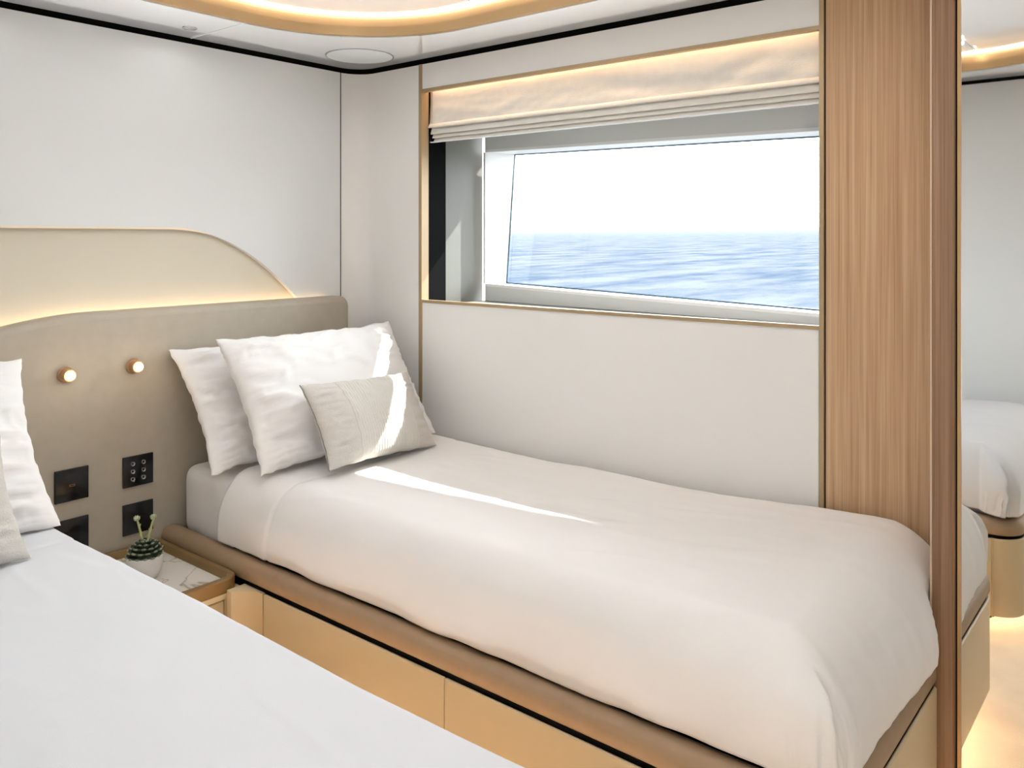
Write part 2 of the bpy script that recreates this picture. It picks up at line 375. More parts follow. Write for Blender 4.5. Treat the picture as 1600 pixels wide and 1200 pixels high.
# ------------------------------------------------------------------ hull window: lining, reveal, glass
R2 = lambda r, d: (.7715*r-.636*d, .636*r+.7715*d)
P0 = Vector(R2(-.107, 3.337)); DS = (Vector(R2(-.107+.7213, 3.337-.6928))-P0).normalized(); DT = Vector((-DS.y, DS.x))
if DT.y < 0: DT = -DT
ZB = lambda s: HC-.181-.0253*s
ZTp = lambda s: HC+.341-.0253*s
S1 = 1.52
def L(s, t, z): q = P0+DS*s+DT*t; return (q.x, q.y, z)
w1 = struct(bpy.data.objects.new('window_1', None)); COL.objects.link(w1); w1.location = (-1.5, 2.4, 1.0)
TB, TT = .1205, .170
def plate_lining():
    # lining board round the opening, 12 mm thick, in four strips
    def strip(s0, s1, a0, a1, b0, b1, nm):
        v = [L(s0, t, a0) for t in (0, .012)]+[L(s1, t, a1) for t in (0, .012)]+[L(s1, t, b1) for t in (0, .012)]+[L(s0, t, b0) for t in (0, .012)]
        f = [(0, 2, 4, 6), (1, 7, 5, 3), (0, 1, 3, 2), (2, 3, 5, 4), (4, 5, 7, 6), (6, 7, 1, 0)]
        obj(nm, v, f, 'lining', w1)
    strip(0, 1.9, .95, .95, ZB(0), ZB(1.9), 'lining_board')
    strip(0, 1.9, ZTp(0), ZTp(1.9), 2.1, 2.1, 'lining_board')
    strip(S1, 1.9, ZB(S1), ZB(1.9), ZTp(S1), ZTp(1.9), 'lining_board')
plate_lining()
def reveal(c, nm='reveal', m='white'):
    cs = [Vector(p) for p in c]; nrm = (cs[1]-cs[0]).cross(cs[2]-cs[0]).normalized()*.01
    cen = Vector(L(S1/2, .08, (ZB(S1/2)+ZTp(S1/2))/2))
    if (sum(cs, Vector())/4-cen).dot(nrm) < 0: nrm = -nrm
    v = cs+[p+nrm for p in cs]
    return obj(nm, v, [(0, 1, 2, 3), (7, 6, 5, 4), (0, 4, 5, 1), (1, 5, 6, 2), (2, 6, 7, 3), (3, 7, 4, 0)], m, w1)
G = dict(bl=L(0, TB, ZB(0)-.004), br=L(S1, TB, ZB(S1)-.004), tr=L(S1, TT, ZTp(S1)+.004), tl=L(0, TT, ZTp(0)+.004))
F = dict(bl=L(0, 0, ZB(0)), br=L(S1, 0, ZB(S1)), tr=L(S1, 0, ZTp(S1)), tl=L(0, 0, ZTp(0)))
for a, b in (('bl', 'br'), ('br', 'tr'), ('tr', 'tl'), ('tl', 'bl')): reveal([F[a], F[b], G[b], G[a]])
gc = [Vector(G[k]) for k in ('bl', 'br', 'tr', 'tl')]; gn = (gc[1]-gc[0]).cross(gc[3]-gc[0]).normalized()*.006
if gn.y < 0: gn = -gn
obj('glass_pane', [*gc, *[p+gn for p in gc]], [(0, 1, 2, 3), (7, 6, 5, 4), (0, 4, 5, 1), (1, 5, 6, 2), (2, 6, 7, 3), (3, 7, 4, 0)], 'glass', w1)
cen = sum(gc, Vector())/4
gin = [p+(cen-p).normalized()*.006-gn*.6 for p in gc]
for i in range(4): tube('gasket', [gin[i], gin[(i+1) % 4]], .0035, 'gasket', w1, n=6)
# sides of the deep opening: bronze jamb, black blind track, greige side, sill, head
box('jamb', XA-.012, XA, YW+.032, 2.192, 1.0, 1.885, 'gold', w1)
box('blind_track', XA-.012, XA-.001, 2.192, 2.284, 1.0, 1.885, 'black', w1)
obj('side_lining', [(XA-.032, 2.284, .95), (XA-.030, 2.525, .95), (XA-.030, 2.525, 2.0), (XA-.032, 2.284, 2.0), (XA-.1, 2.284, .95), (XA-.1, 2.53, .95), (XA-.1, 2.53, 2.0), (XA-.1, 2.284, 2.0)],
    [(0, 1, 2, 3), (7, 6, 5, 4), (0, 4, 5, 1), (1, 5, 6, 2), (2, 6, 7, 3), (3, 7, 4, 0)], 'side', w1)
box('sill_board', XA, -.742, YW+.012, 2.52, 1.0, 1.022, 'side', w1)
box('head_board', XA, -.742, YW+.02, 2.52, 1.885, 1.90, 'lining', w1)
box('side_lining', -.742, -.70, YW+.07, 2.46, 1.0, 1.87, 'lining', w1)
box('strip_light', XA+.02, XB-.01, YW+.021, YW+.029, 1.862, 1.874, 'ledw', w1)
# unseen board added outside the window: its lower edge trims the sunbeam to a taper
rb = []
for x, z in ((-2.6, .853), (1.0, .452)):
    for dy, dz in ((0, 0), (.05, 0), (.05, .14), (0, .14)): rb.append((x, 2.98+dy, HC+z+dz))
obj('sunbeam_mask', rb, [(0, 1, 2, 3), (4, 7, 6, 5), (0, 4, 5, 1), (1, 5, 6, 2), (2, 6, 7, 3), (3, 7, 4, 0)], 'white', w1)
hull = box('hull_side', -2.75, 1.2, 2.62, 2.66, 1.72, 2.25, 'white', w1)
box('hull_side', -2.75, 1.2, 2.52, 2.6, .0, .98, 'white', w1)

# ------------------------------------------------------------------ roman blind
def roman_blind():
    r = thing('roman_blind', ((XA+XB)/2, 2.2, 1.62), 'raised linen roman blind gathered in flat folds at the top of the window', 'blind')
    x0, x1 = XA+.006, XB-.003; nx, nz = 90, 30; v = []; f = []
    for j in range(nz+1):
        z = 1.675+(1.865-1.675)*j/nz
        for i in range(nx+1):
            x = x0+(x1-x0)*i/nx; e = smooth01((1.80-z)/.1)
            y = 2.199+.006*fn(x*2.2+z*5, z*9, .3)*e+.004*fn(x*7-z*14, z*6, 2)*e-.004*sin((x*3.1+z*9))*e
            v.append((x, y, z))
    for j in range(nz):
        for i in range(nx):
            a = j*(nx+1)+i; f.append((a, a+1, a+nx+2, a+nx+1))
    o = obj('fabric', v, f, 'blind', r, smooth=True); s = o.modifiers.new('s', 'SOLIDIFY'); s.thickness = .003; s.offset = 1
    # stacked folds, each a soft loop of cloth proud of the one below
    for zt, zb, yo in ((1.692, 1.675, .0), (1.680, 1.6525, .012), (1.659, 1.6385, .021), (1.645, 1.6245, .029)):
        y0 = 2.186+yo; ycs = 2.208+yo*.9; h = zt-zb
        prof = [(ycs, zt), (y0+.005, zt-.1*h), (y0+.002, zt-.4*h), (y0-.002, zb+.003), (y0-.001, zb), (y0+.003, zb), (ycs, zb+.004)]
        vv = []; ff = []; K = len(prof); N = 46
        for i in range(N+1):
            x = x0+(x1-x0)*i/N
            for k, (y, z) in enumerate(prof): vv.append((x, y+.0015*fn(x*6, z*20, 5), z+.001*fn(x*5, yo*90, 1)))
        for i in range(N):
            for k in range(K): ff.append((i*K+k, i*K+(k+1) % K, (i+1)*K+(k+1) % K, (i+1)*K+k))
        ff += [tuple(range(K)), tuple(range(N*K, N*K+K))]
        obj('fold', vv, ff, 'blind', r, auto=60)
    box('bottom_bar', x0, x1, 2.194, 2.205, 1.6215, 1.6245, 'white', r)
    box('head_rail', x0, x1, 2.194, 2.214, 1.865, 1.885, 'white', r)
roman_blind()

# ------------------------------------------------------------------ wardrobe with mirror door
wd = thing('wardrobe', (0, 2.05, 0), 'tall oak edged wardrobe with a mirror door at the foot of the window bed', 'wardrobe')
box('post_edge', -.4517, -.4477, YM+.001, YW-.004, 0, ZT+.01, 'oakl', wd)
box('oak_post', -.4477, -.4035, YM, YW-.004, 0, ZT+.01, 'oakd', wd, bev=.002, seg=1)
box('shadow_joint', -.4035, -.3985, YM+.012, YW-.01, 0, ZT+.01, 'black', wd)
box('carcass', -.3985, XR-.01, YM+.03, YW-.004, 0, ZT+.01, 'oakd', wd)
md = box('mirror_door', -.3915, .40, YM+.002, YM+.026, .012, ZT, 'mirror', wd)
box('door_edge_trim', -.3985, -.3915, YM-.001, YM+.026, .012, ZT, 'gold', md)
box('mirror_door', .404, XR-.02, YM+.002, YM+.026, .012, ZT, 'mirror', wd)

# ------------------------------------------------------------------ beds
def bed(name, flip, label):
    my = (lambda y: 2.2-y) if flip else (lambda y: y)
    def mp(o):
        if flip:
            for v_ in o.data.vertices: v_.co.y = -v_.co.y       # root sits on the bed's own centre line
            o.data.flip_normals()
        return o
    root = thing(name, (-1.46, 1.74, 0), label, 'bed')
    XF, YF = -.437, 1.312
    out = [(-2.49, YF+.005), (XF-.10, YF+.005)]+arc(XF-.10, YF+.10, .095, -90, 0, 8)+[(XF-.005, 1.945), (-.4525, 1.945), (-.4525, 2.15), (-2.49, 2.15)]
    mp(prism('base', out, 'z', .075, .325, 'black', root))
    plin = [(-2.40, YF+.10), (XF-.2, YF+.10)]+arc(XF-.2, YF+.2, .10, -90, 0, 6)+[(XF-.10, 1.93), (-.4525, 1.93), (-.4525, 2.15), (-2.40, 2.15)]
    mp(prism('plinth', plin, 'z', 0, .075, 'dark', root))
    # foot panel wraps the rounded corner
    path = [(-.515, YF)]+arc(XF-.085, YF+.085, .085, -90, 0, 10)+[(XF, 1.95)]
    mp(sweep('foot_panel', path, [(-.006, .068), (-.006, .3155), (-.003, .3155), (0, .3125), (0, .072), (-.004, .068)], 'lacq', root))
    d1 = box('drawer_front', -1.942, -1.2705, YF-.003, YF+.005, .068, .3155, 'lacq', root, bev=.003); mp(d1)
    d2 = box('drawer_front', -1.2695, -.519, YF-.003, YF+.005, .068, .3155, 'lacq', root, bev=.003); mp(d2)
    # fillet that turns the bed front into the nightstand
    fil = [(-2.042, YF+.005), (-1.946, YF+.005), (-1.946, YF-.003)]+arc(-1.957, YF-.062, .059, 90, 172, 8)+[(-2.042, 1.262)]
    mp(prism('corner_panel', fil, 'z', .068, .316, 'lacq', root, auto=40))
    # padded leather rail
    rp = [(-2.487, YF)]+[(-2.4+i*.1, YF) for i in range(19)]+arc(XF-.08, YF+.08, .08, -90, 0, 10)+[(XF, 1.6), (XF, 1.95)]
    pr = [(-.054, .326), (-.054, .366), (-.048, .374), (-.035, .377), (-.016, .374), (-.005, .365), (0, .350), (0, .332), (-.004, .327), (-.02, .3255)]
    ra = mp(sweep('padded_rail', rp, pr, 'rail', root, auto=60))
    # warm strip light under the base
    mp(sweep('floor_strip_light', [(-1.9, YF+.09)]+[(XF-.2, YF+.09)]+arc(XF-.2, YF+.2, .11, -90, 0, 6)+[(XF-.09, 1.9)], [(0, .062), (0, .074), (-.01, .074), (-.01, .062)], 'ledf', root))
    if flip: root.location.y = 2.2-1.74
    return root
bed('single_bed', False, 'beige lacquered single bed base with brown padded rail under the window')
bed('single_bed', True, 'beige lacquered single bed base nearest the camera at left')

def mattress(flip, label):
    o = box('mattress', -2.48, -.475, 1.378, 2.125, .336, .558, 'pillow', None)
    b = bmesh.new(); b.from_mesh(o.data); bmesh.ops.bevel(b, geom=list(b.edges), offset=.048, segments=6, profile=.6, affect='EDGES')
    bmesh.ops.subdivide_edges(b, edges=[e for e in b.edges if e.calc_length() > .3], cuts=60, use_grid_fill=True)
    for v_ in b.verts:
        hx = smooth01((-2.15-v_.co.x)/.15)
        if v_.co.y < 1.45: v_.co.y += (.005*fn(v_.co.x*16+v_.co.z*9, v_.co.z*5, 2)-.003)*hx
        k = smooth01((v_.co.x+2.275)/.055)
        v_.co.y += .036*k*smooth01((1.50-v_.co.y)/.1)-.05*k*smooth01((v_.co.y-2.0)/.1)
        v_.co.z -= k*(.030*smooth01((v_.co.z-.45)/.1)+.012*smooth01((v_.co.z-.45)/.1)*smooth01((1.50-v_.co.y)/.08))
        v_.co.x -= .05*smooth01((v_.co.x+.62)/.1)
        if flip: v_.co.y = 2.2-v_.co.y
    bmesh.ops.recalc_face_normals(b, faces=b.faces)
    for f_ in b.faces: f_.smooth = True
    b.to_mesh(o.data); b.free()
    return tag(o, label, 'mattress')
mattress(False, 'white sheeted mattress on the bed under the window, bare at its head corner')
mattress(True, 'white sheeted mattress on the bed nearest the camera, hidden beneath its duvet')

def duvet(flip, label, m, seed):
    x0 = -2.215; xr = -.560; yb = 2.085; top = .580 if not flip else .590     # flat rim rectangle
    yf, a, b = (1.450, .112, .168) if not flip else (1.372, .034, .125)
    aw, ax = .045, .122
    def arclen(a, b): return .5*pi*sqrt((a*a+b*b)/2)
    def prof(t, a, b, ext):
        """t 0..1 over the quarter ellipse and a short hem below it"""
        Lq = arclen(a, b); r = t*(Lq+ext)
        if r <= Lq: th = r/Lq*pi/2; return a*sin(th), b*(1-cos(th))
        return a-.1*(r-Lq), b+(r-Lq)
    EXT = .024 if not flip else .076
    LF = arclen(ax, b)+EXT
    nu, nv = 270, 160
    us = [x0+(xr+LF-x0)*i/nu for i in range(nu+1)]
    vs = [yf-LF+(yb+.09-(yf-LF))*j/nv for j in range(nv+1)]
    V = []; F_ = []
    for v_ in vs:
        for u in us:
            du = max(0, u-xr)/LF; dv = max(0, yf-v_)/LF; dw = max(0, v_-yb)
            x, y, z = min(u, xr), min(max(v_, yf), yb), top
            t = max(du, dv); nx = ny = 0.0; crn = 0
            if t > 0:
                # square the sheet corner round so the hem hangs level
                q = sqrt(du*du+dv*dv); nx, ny = du/q, -dv/q
                t = min(1, t)
                crn = smooth01(min(nx, -ny)*1.6)
                aa = a*ny*ny+ax*nx*nx
                fo, go = prof(t, aa, b, EXT)
                ang = math.atan2(-ny, nx)
                gath = crn*smooth01((t-.25)/.5)
                fo += gath*(.010*fn(ang*2.4+seed, t*1.6, seed, 2)+.005*fn(ang*9+1, t*3.0, 2, 3))
                a0 = ang-.66-.05*fn(t*7, seed, 3, 2)
                fo += .024*smooth01((t-.28)/.25)*crn**.5*smooth01((a0+.03)/.07)*exp(-max(0, a0)*1.6)+.012*crn*sin(pi*t)
                x += nx*fo; y += ny*fo; z -= go
            if dw > 0:
                th = min(1, dw/.085)*pi/2; y += aw*sin(th); z -= .06*(1-cos(th))
            hd = smooth01((u+2.10)/.35)
            h = .006*fn(u*1.7+seed, v_*2.4, seed, 2)*(.4+.6*hd)
            # a few long soft creases, running along the bed
            cz = fn(u*1.5+v_*1.1+seed*2, v_*5.5-u*.9, 4.2, 2); h += .0016*exp(-(cz*7)**2)*hd
            c2 = fn(u*3.1-v_*2.6+seed, v_*4+u*1.5, 8.4, 2); h += .0011*exp(-(c2*8)**2)*hd
            h += .0007*fn(u*14, v_*16, 3+seed, 2)
            if t > 0:
                along = u if dv > du else v_
                h += (1-crn)*smooth01(t*2)*(.005*fn(along*4.5+seed, t*1.2, 9, 2)+.0035*fn(along*11+seed, t*1.5, 2, 2)*t)
                if dv > du: z += (1-crn)*smooth01((t-.6)/.4)*.007*fn(u*3.2, 1, seed, 2)
            g = (u+1.975)/.006; h -= .0035*exp(-g*g)
            if u < -1.975: h += .002
            h += .018*smooth01((u+1.2)/.6)*smooth01((v_-1.5)/.5)+.010*smooth01((u+1.0)/.4)*(1-min(1, t*2))
            if t > 0:
                s_ = min(1, t*1.3); x += nx*h*s_; y += ny*h*s_; z += h*(1-s_)
            else: z += h
            y = min(y, 2.146)
            lim = -.457+.06*(1-smooth01((y-1.86)/.085)); x = min(x, lim) if y > 1.86 else x
            V.append((x, (2.2-y) if flip else y, z))
    n1 = nu+1
    for j in range(nv):
        for i in range(nu): F_.append((j*n1+i, j*n1+i+1, (j+1)*n1+i+1, (j+1)*n1+i) if not flip else (j*n1+i, (j+1)*n1+i, (j+1)*n1+i+1, j*n1+i+1))
    o = obj('duvet', V, F_, m, None, smooth=True, fix=False)
    s = o.modifiers.new('thickness', 'SOLIDIFY'); s.thickness = .014; s.offset = -1
    return tag(o, label, 'duvet')
duvet(False, 'warm white duvet spread over the bed under the window', 'linen', 1.3)
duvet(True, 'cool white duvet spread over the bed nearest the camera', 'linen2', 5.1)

# ------------------------------------------------------------------ pillows and cushions
def pillow_pt(u, v, sgn, w, h, t, seed, wr, pinch=.07, pw=.42):
    cu, cv = 1-u*u, 1-v*v
    x = w/2*u*(1-pinch*cv*abs(u)**2.5); y = h/2*v*(1-pinch*cu*abs(v)**2.5)
    th = t/2*(max(0, cu*cv)**pw)*(1+.10*fn(u*1.5+seed, v*1.5, seed, 2))
    # gathers running in from the edges
    eu, ev = smooth01((abs(u)-.35)/.5), smooth01((abs(v)-.45)/.45)
    g = eu*1.25*fn(u*1.5+seed, v*8+seed, sgn*2+seed, 3)+.7*ev*fn(u*6, v*1.5+seed, sgn*3+seed, 3)
    rid = fn(u*1.8+v*1.2+seed, v*2.2-u*.9, seed+3, 2); g2 = max(0, 1-abs(rid)*4.5)
    env = min(1, (cu*cv)*6)
    th += wr*env*(g*1.1+.5*g2-.15)
    x += wr*.35*fn(v*6+seed, u*2, 8)*abs(u)**4; y += wr*.5*fn(u*5+seed, v*2, 4)*abs(v)**4
    return x, y, sgn*th

def pillow(name, w, h, t, c, ex, ey, ez, m, label, cat, group, seed, wr=.010, band=None, dent=0, pw=.42):
    """c: middle of the lower edge; ex/ey/ez: width, height and face directions"""
    n, k = 90, 70; V = []; F_ = []
    ex, ey, ez = Vector(ex), Vector(ey), Vector(ez); c = Vector(c)+ey*h/2
    def P(u, v, s, off=0):
        x, y, z = pillow_pt(u, v, s, w, h, t, seed, wr, pw=pw)
        return c+ex*x+ey*y+ez*(z+s*off)
    if band:
        root = thing(name, c-ey*h/2, label, cat, group)
    else: root = None
    idx = {}
    for s in (1, -1):
        for j in range(k+1):
            for i in range(n+1):
                u, v = sin((2*i/n-1)*pi/2*.999)/sin(pi/2*.999), sin((2*j/k-1)*pi/2*.999)/sin(pi/2*.999)
                if s == -1 and (i in (0, n) or j in (0, k)): idx[s, i, j] = idx[1, i, j]; continue
                idx[s, i, j] = len(V); V.append(P(u, v, s))
        for j in range(k):
            for i in range(n):
                q = (idx[s, i, j], idx[s, i+1, j], idx[s, i+1, j+1], idx[s, i, j+1]); F_.append(q if s == 1 else q[::-1])
    o = obj('cover' if band else name, V, F_, m, root, smooth=True)
    # piped seam round the edge
    if band:
        u0, u1 = band; nb, kb = 150, 40; V = []; F_ = []
        for j in range(kb+1):
            v = -0.985+1.97*j/kb
            for i in range(nb+1):
                u = u0+(u1-u0)*i/nb
                rib = .0011*(1 if (i % 6) in (0, 1) else 0)*(0 if i < 6 or i > nb-6 else 1)
                off = .0015+rib if 0 < i < nb else -.002
                V.append(P(u, v, 1, off))
        for j in range(kb):
            for i in range(nb): a_ = j*(nb+1)+i; F_.append((a_, a_+1, a_+nb+2, a_+nb+1))
        obj('pleated_band', V, F_, 'cushband', root, smooth=True, fix=False)
        ed = [P(-1, -1+2*j/30, 1) for j in range(31)]
        tube('seam', ed, .0016, 'side', root, n=5)
        return root
    return tag(o, label, cat, group)

def lean(bx, bz, tx, tz, yaw=0, roll=0):
    """height axis from (bx,bz) to (tx,tz) in the X-Z plane"""
    ey = Vector((tx-bx, 0, tz-bz)).normalized(); ex = Vector((0, 1, 0)); ez = ex.cross(ey)
    R = Matrix.Rotation(yaw, 3, 'Z'); ex, ey, ez = R @ ex, R @ ey, R @ ez
    Q = Matrix.Rotation(roll, 3, ez); return Q @ ex, Q @ ey, ez
Z = .590
gb = 'white pillows against the headboard'
e = lean(-2.20, Z, -2.435, .925)
pillow('pillow', .715, .42, .115, (-2.235, 1.688, Z-.012), *e, 'pillow', 'white pillow leaning on the headboard behind the larger pillow of the window bed', 'pillow', gb, 2.2, .014)
e = lean(-2.10, Z, -2.335, .955)
pillow('pillow', .70, .438, .150, (-2.070, 1.738, Z+.004), *e, 'pillow', 'large white sunlit pillow behind the cushion on the window bed', 'pillow', gb, 4.7, .014)
e = lean(-1.955, Z, -2.09, .81, yaw=radians(5), roll=radians(-3))
pillow('cushion', .46, .268, .112, (-1.930, 1.738, Z+.008), *e, 'cush', 'oat coloured cushion with a pleated band, crossed by sunlight', 'cushion', 'lumbar cushions', 7.1, .006, band=(-.50, .60), pw=.45)
# the other bed, at the left edge of the photo
e = lean(-2.20, Z, -2.43, .93)
pillow('pillow', .72, .43, .115, (-2.235, .50, Z-.012), *e, 'pillow', 'white pillow at the left edge, hindmost on the near bed', 'pillow', gb, 9.2, .013)
e = lean(-2.10, Z, -2.335, .955)
pillow('pillow', .72, .44, .145, (-2.070, .487, Z+.004), *e, 'pillow', 'white pillow at the left edge, in front of another on the near bed', 'pillow', gb, 12.9, .013)
e = lean(-1.90, Z, -2.05, .82, yaw=radians(2))
pillow('cushion', .46, .28, .12, (-1.90, .49, Z+.006), *e, 'cush', 'oat coloured cushion in shade at the left edge on the near bed', 'cushion', 'lumbar cushions', 15.3, .005, band=(-.5, .5), pw=.45)

# ------------------------------------------------------------------ headboard with its strip light
def headboard():
    hb = thing('headboard', (-2.52, 1.1, .3), 'long taupe leather headboard with a gently curved top edge', 'headboard')
    top = []
    for i in range(61):
        y = 2.02-(2.02-.04)*i/60
        d = max(0, 1.13-y)
        z = 1.0525-(.42*d*d if d < .45 else .085+.378*(d-.45)*exp(-(d-.45)*6))
        top.append((y, z))
    out = [(2.062, .20)]+arc(2.022, 1.0125, .04, 0, 90, 8)+top[1:]+[(.04, .20)]
    o = prism('panel', out, 'x', -2.548, -2.494, 'leather', hb, auto=40)
    b = bmesh.new(); b.from_mesh(o.data)
    es = [e_ for e_ in b.edges if all(abs(v_.co.x-(.026)) < 1e-4 for v_ in e_.verts) and len(e_.link_faces) == 2 and e_.calc_face_angle(0) > 1]
    bmesh.ops.bevel(b, geom=es, offset=.022, segments=5, profile=.5, affect='EDGES')
    for f_ in b.faces: f_.smooth = len(f_.verts) < 8
    b.to_mesh(o.data); b.free()
    pts = [p for p in top if .1 < p[0] < 2.0]
    v = []; f = []
    for y, z in pts:
        zz = z-.022
        v += [(-2.5595, y, zz), (-2.549, y, zz), (-2.549, y, zz-.006), (-2.5595, y, zz-.006)]
    N = len(pts)
    for i in range(N-1):
        for k in range(4): f.append((i*4+k, i*4+(k+1) % 4, i*4+4+(k+1) % 4, i*4+4+k))
    f += [(0, 1, 2, 3), tuple(range(4*N-4, 4*N))]
    obj('strip_light', v, f, 'ledh', hb)
    box('mounting_batten', -2.58, -2.548, .1, 2.0, .5, .6, 'dark', hb)
headboard()

# ------------------------------------------------------------------ reading lamps, wall plates
def reading_lamp(y, z, label):
    r = thing('reading_lamp', (-2.494, y, z), label, 'lamp', 'bullet reading lamps on the headboard')
    lathe('wall_base', [(0, 0), (.0225, 0), (.0225, .006), (.020, .009), (0, .009)], (-2.494, y, z), (1, 0, 0), 'copper', r)
    lathe('barrel', [(0, .009), (.0165, .009), (.0178, .014), (.0178, .032), (.0165, .034), (.0125, .034), (.0115, .030), (0, .030)], (-2.494, y, z), (1, 0, 0), 'copper', r)
    lathe('bulb', [(0, .0302), (.0112, .0302), (.0118, .036), (.0105, .042), (.006, .046), (0, .047)], (-2.494, y, z), (1, 0, 0), 'bulb', r)
    ld = bpy.data.lights.new('reading_lamp_light', 'POINT'); ld.energy = .06; ld.color = (1, .78, .52); ld.shadow_soft_size = .015
    lo_ = bpy.data.objects.new('lamp_light', ld); COL.objects.link(lo_); lo_.parent = r; lo_.location = (.07, 0, 0)
reading_lamp(1.030, .882, 'lit copper bullet reading lamp on the headboard, the left of the pair')
reading_lamp(1.226, .884, 'lit copper bullet reading lamp on the headboard, the right of the pair')

def plate(y, z, name, label, kind):
    r = thing(name, (-2.494, y, z), label, 'switch' if kind == 'keys' else 'socket', 'black wall plates on the headboard')
    box('plate', -2.4935, -2.4865, y-.0465, y+.0465, z-.046, z+.046, 'plate', r, bev=.0015, seg=2)
    xf = -2.4865
    if kind == 'usb':
        n = 20; V = []; F_ = []
        for i in range(n):
            a = 2*pi*i/n
            for q in (1, .62):
                cy, cz = cos(a), sin(a); V.append((xf+.0012, y+(.0055*(1 if cy > 0 else -1)*(abs(cy) > .02)+.0028*cy*q), z-.001+.0028*sin(a)*q))
        for i in range(n): j = (i+1) % n; F_.append((2*i, 2*j, 2*j+1, 2*i+1))
        V2 = [(p[0]-.0014, p[1], p[2]) for p in V]; m_ = len(V)
        F_ += [(m_+a[3], m_+a[2], m_+a[1], m_+a[0]) for a in F_[:n]]+[(2*i, m_+2*i, m_+2*((i+1) % n), 2*((i+1) % n)) for i in range(n)]+[(2*i+1, 2*((i+1) % n)+1, m_+2*((i+1) % n)+1, m_+2*i+1) for i in range(n)]
        obj('charging_port', V+V2, F_, 'brass', r)
    if kind == 'keys':
        for a in (-.0175, .0155):
            for b_ in (.023, .0, -.023):
                lathe('button', [(.0052, -.0005), (.0066, -.0005), (.0072, .0008), (.0066, .0018), (.0058, .0012), (.0054, .0002), (0, -.0004)], (xf, y+a, z+b_), (1, 0, 0), 'keyrim', r, n=24)
plate(1.046, .567, 'charging_plate', 'black square plate with a small brass charging slot, upper left on the headboard', 'usb')
plate(1.239, .567, 'switch_plate', 'black square switch plate with six round keys, upper right on the headboard', 'keys')
plate(1.046, .424, 'socket_plate', 'blank black square plate at lower left, half hidden by the near bed', 'blank')
plate(1.239, .424, 'socket_plate', 'blank black square plate directly behind the succulent flowers', 'blank')

# ------------------------------------------------------------------ nightstand
def nightstand():
    ns = thing('nightstand', (-2.26, 1.10, 0), 'small beige nightstand with bronze rimmed marble top between the two beds', 'nightstand')
    xb, xf, y0, y1 = -2.492, -2.046, .892, 1.309
    r = .045
    out = [(xb, y0), (xf-r, y0)]+arc(xf-r, y0+r, r, -90, 0, 8)+arc(xf-r, y1-r, r, 0, 90, 8)+[(xb, y1)]
    n = len(out)
    def inset(d): 
        q = [(xb+d, y0+d), (xf-r, y0+d)]+arc(xf-r, y0+r, r-d, -90, 0, 8)+arc(xf-r, y1-r, r-d, 0, 90, 8)+[(xb+d, y1-d)]; return q
    prism('marble_top', inset(.021), 'z', .300, .321, 'marble', ns)
    A, B = out, inset(.022); v = []
    rows = [[(*p, .306) for p in A], [(*p, .340) for p in A], [(*p, .3435) for p in inset(.003)], [(*p, .3435) for p in inset(.018)], [(*p, .340) for p in inset(.0205)], [(*p, .300) for p in B]]
    for r_ in rows: v += r_
    f = []
    K = len(rows)
    for k in range(K):
        a, b = k*n, ((k+1) % K)*n
        for i in range(n): j = (i+1) % n; f.append((a+i, a+j, b+j, b+i))
    obj('raised_rim', v, f, 'rim', ns, auto=40)
    bo = [(xb, y0+.006), (xf-.03, y0+.006), (xf-.022, y0+.01), (xf-.022, y1-.01), (xf-.03, y1-.006), (xb, y1-.006)]
    prism('body', bo, 'z', .0, .300, 'dark', ns)
    bo2 = [(xb, y0+.003), (xf-.03, y0+.003)]+arc(xf-.03, y0+.034, .031, -90, 0, 6)+[(xf+.001, y1+.006), (xb, y1+.006)]
    prism('top_board', bo2, 'z', .2915, .306, 'lacq', ns)
    d = box('drawer_front', xf-.022, xf-.004, .945, 1.258, .08, .285, 'lacq', ns, bev=.003)
    d = box('side_panel', xf-.022, xf-.004, 1.260, 1.285, .08, .2915, 'lacq', ns)
    box('side_panel', xf-.022, xf-.004, .912, .943, .08, .2915, 'lacq', ns)
nightstand()

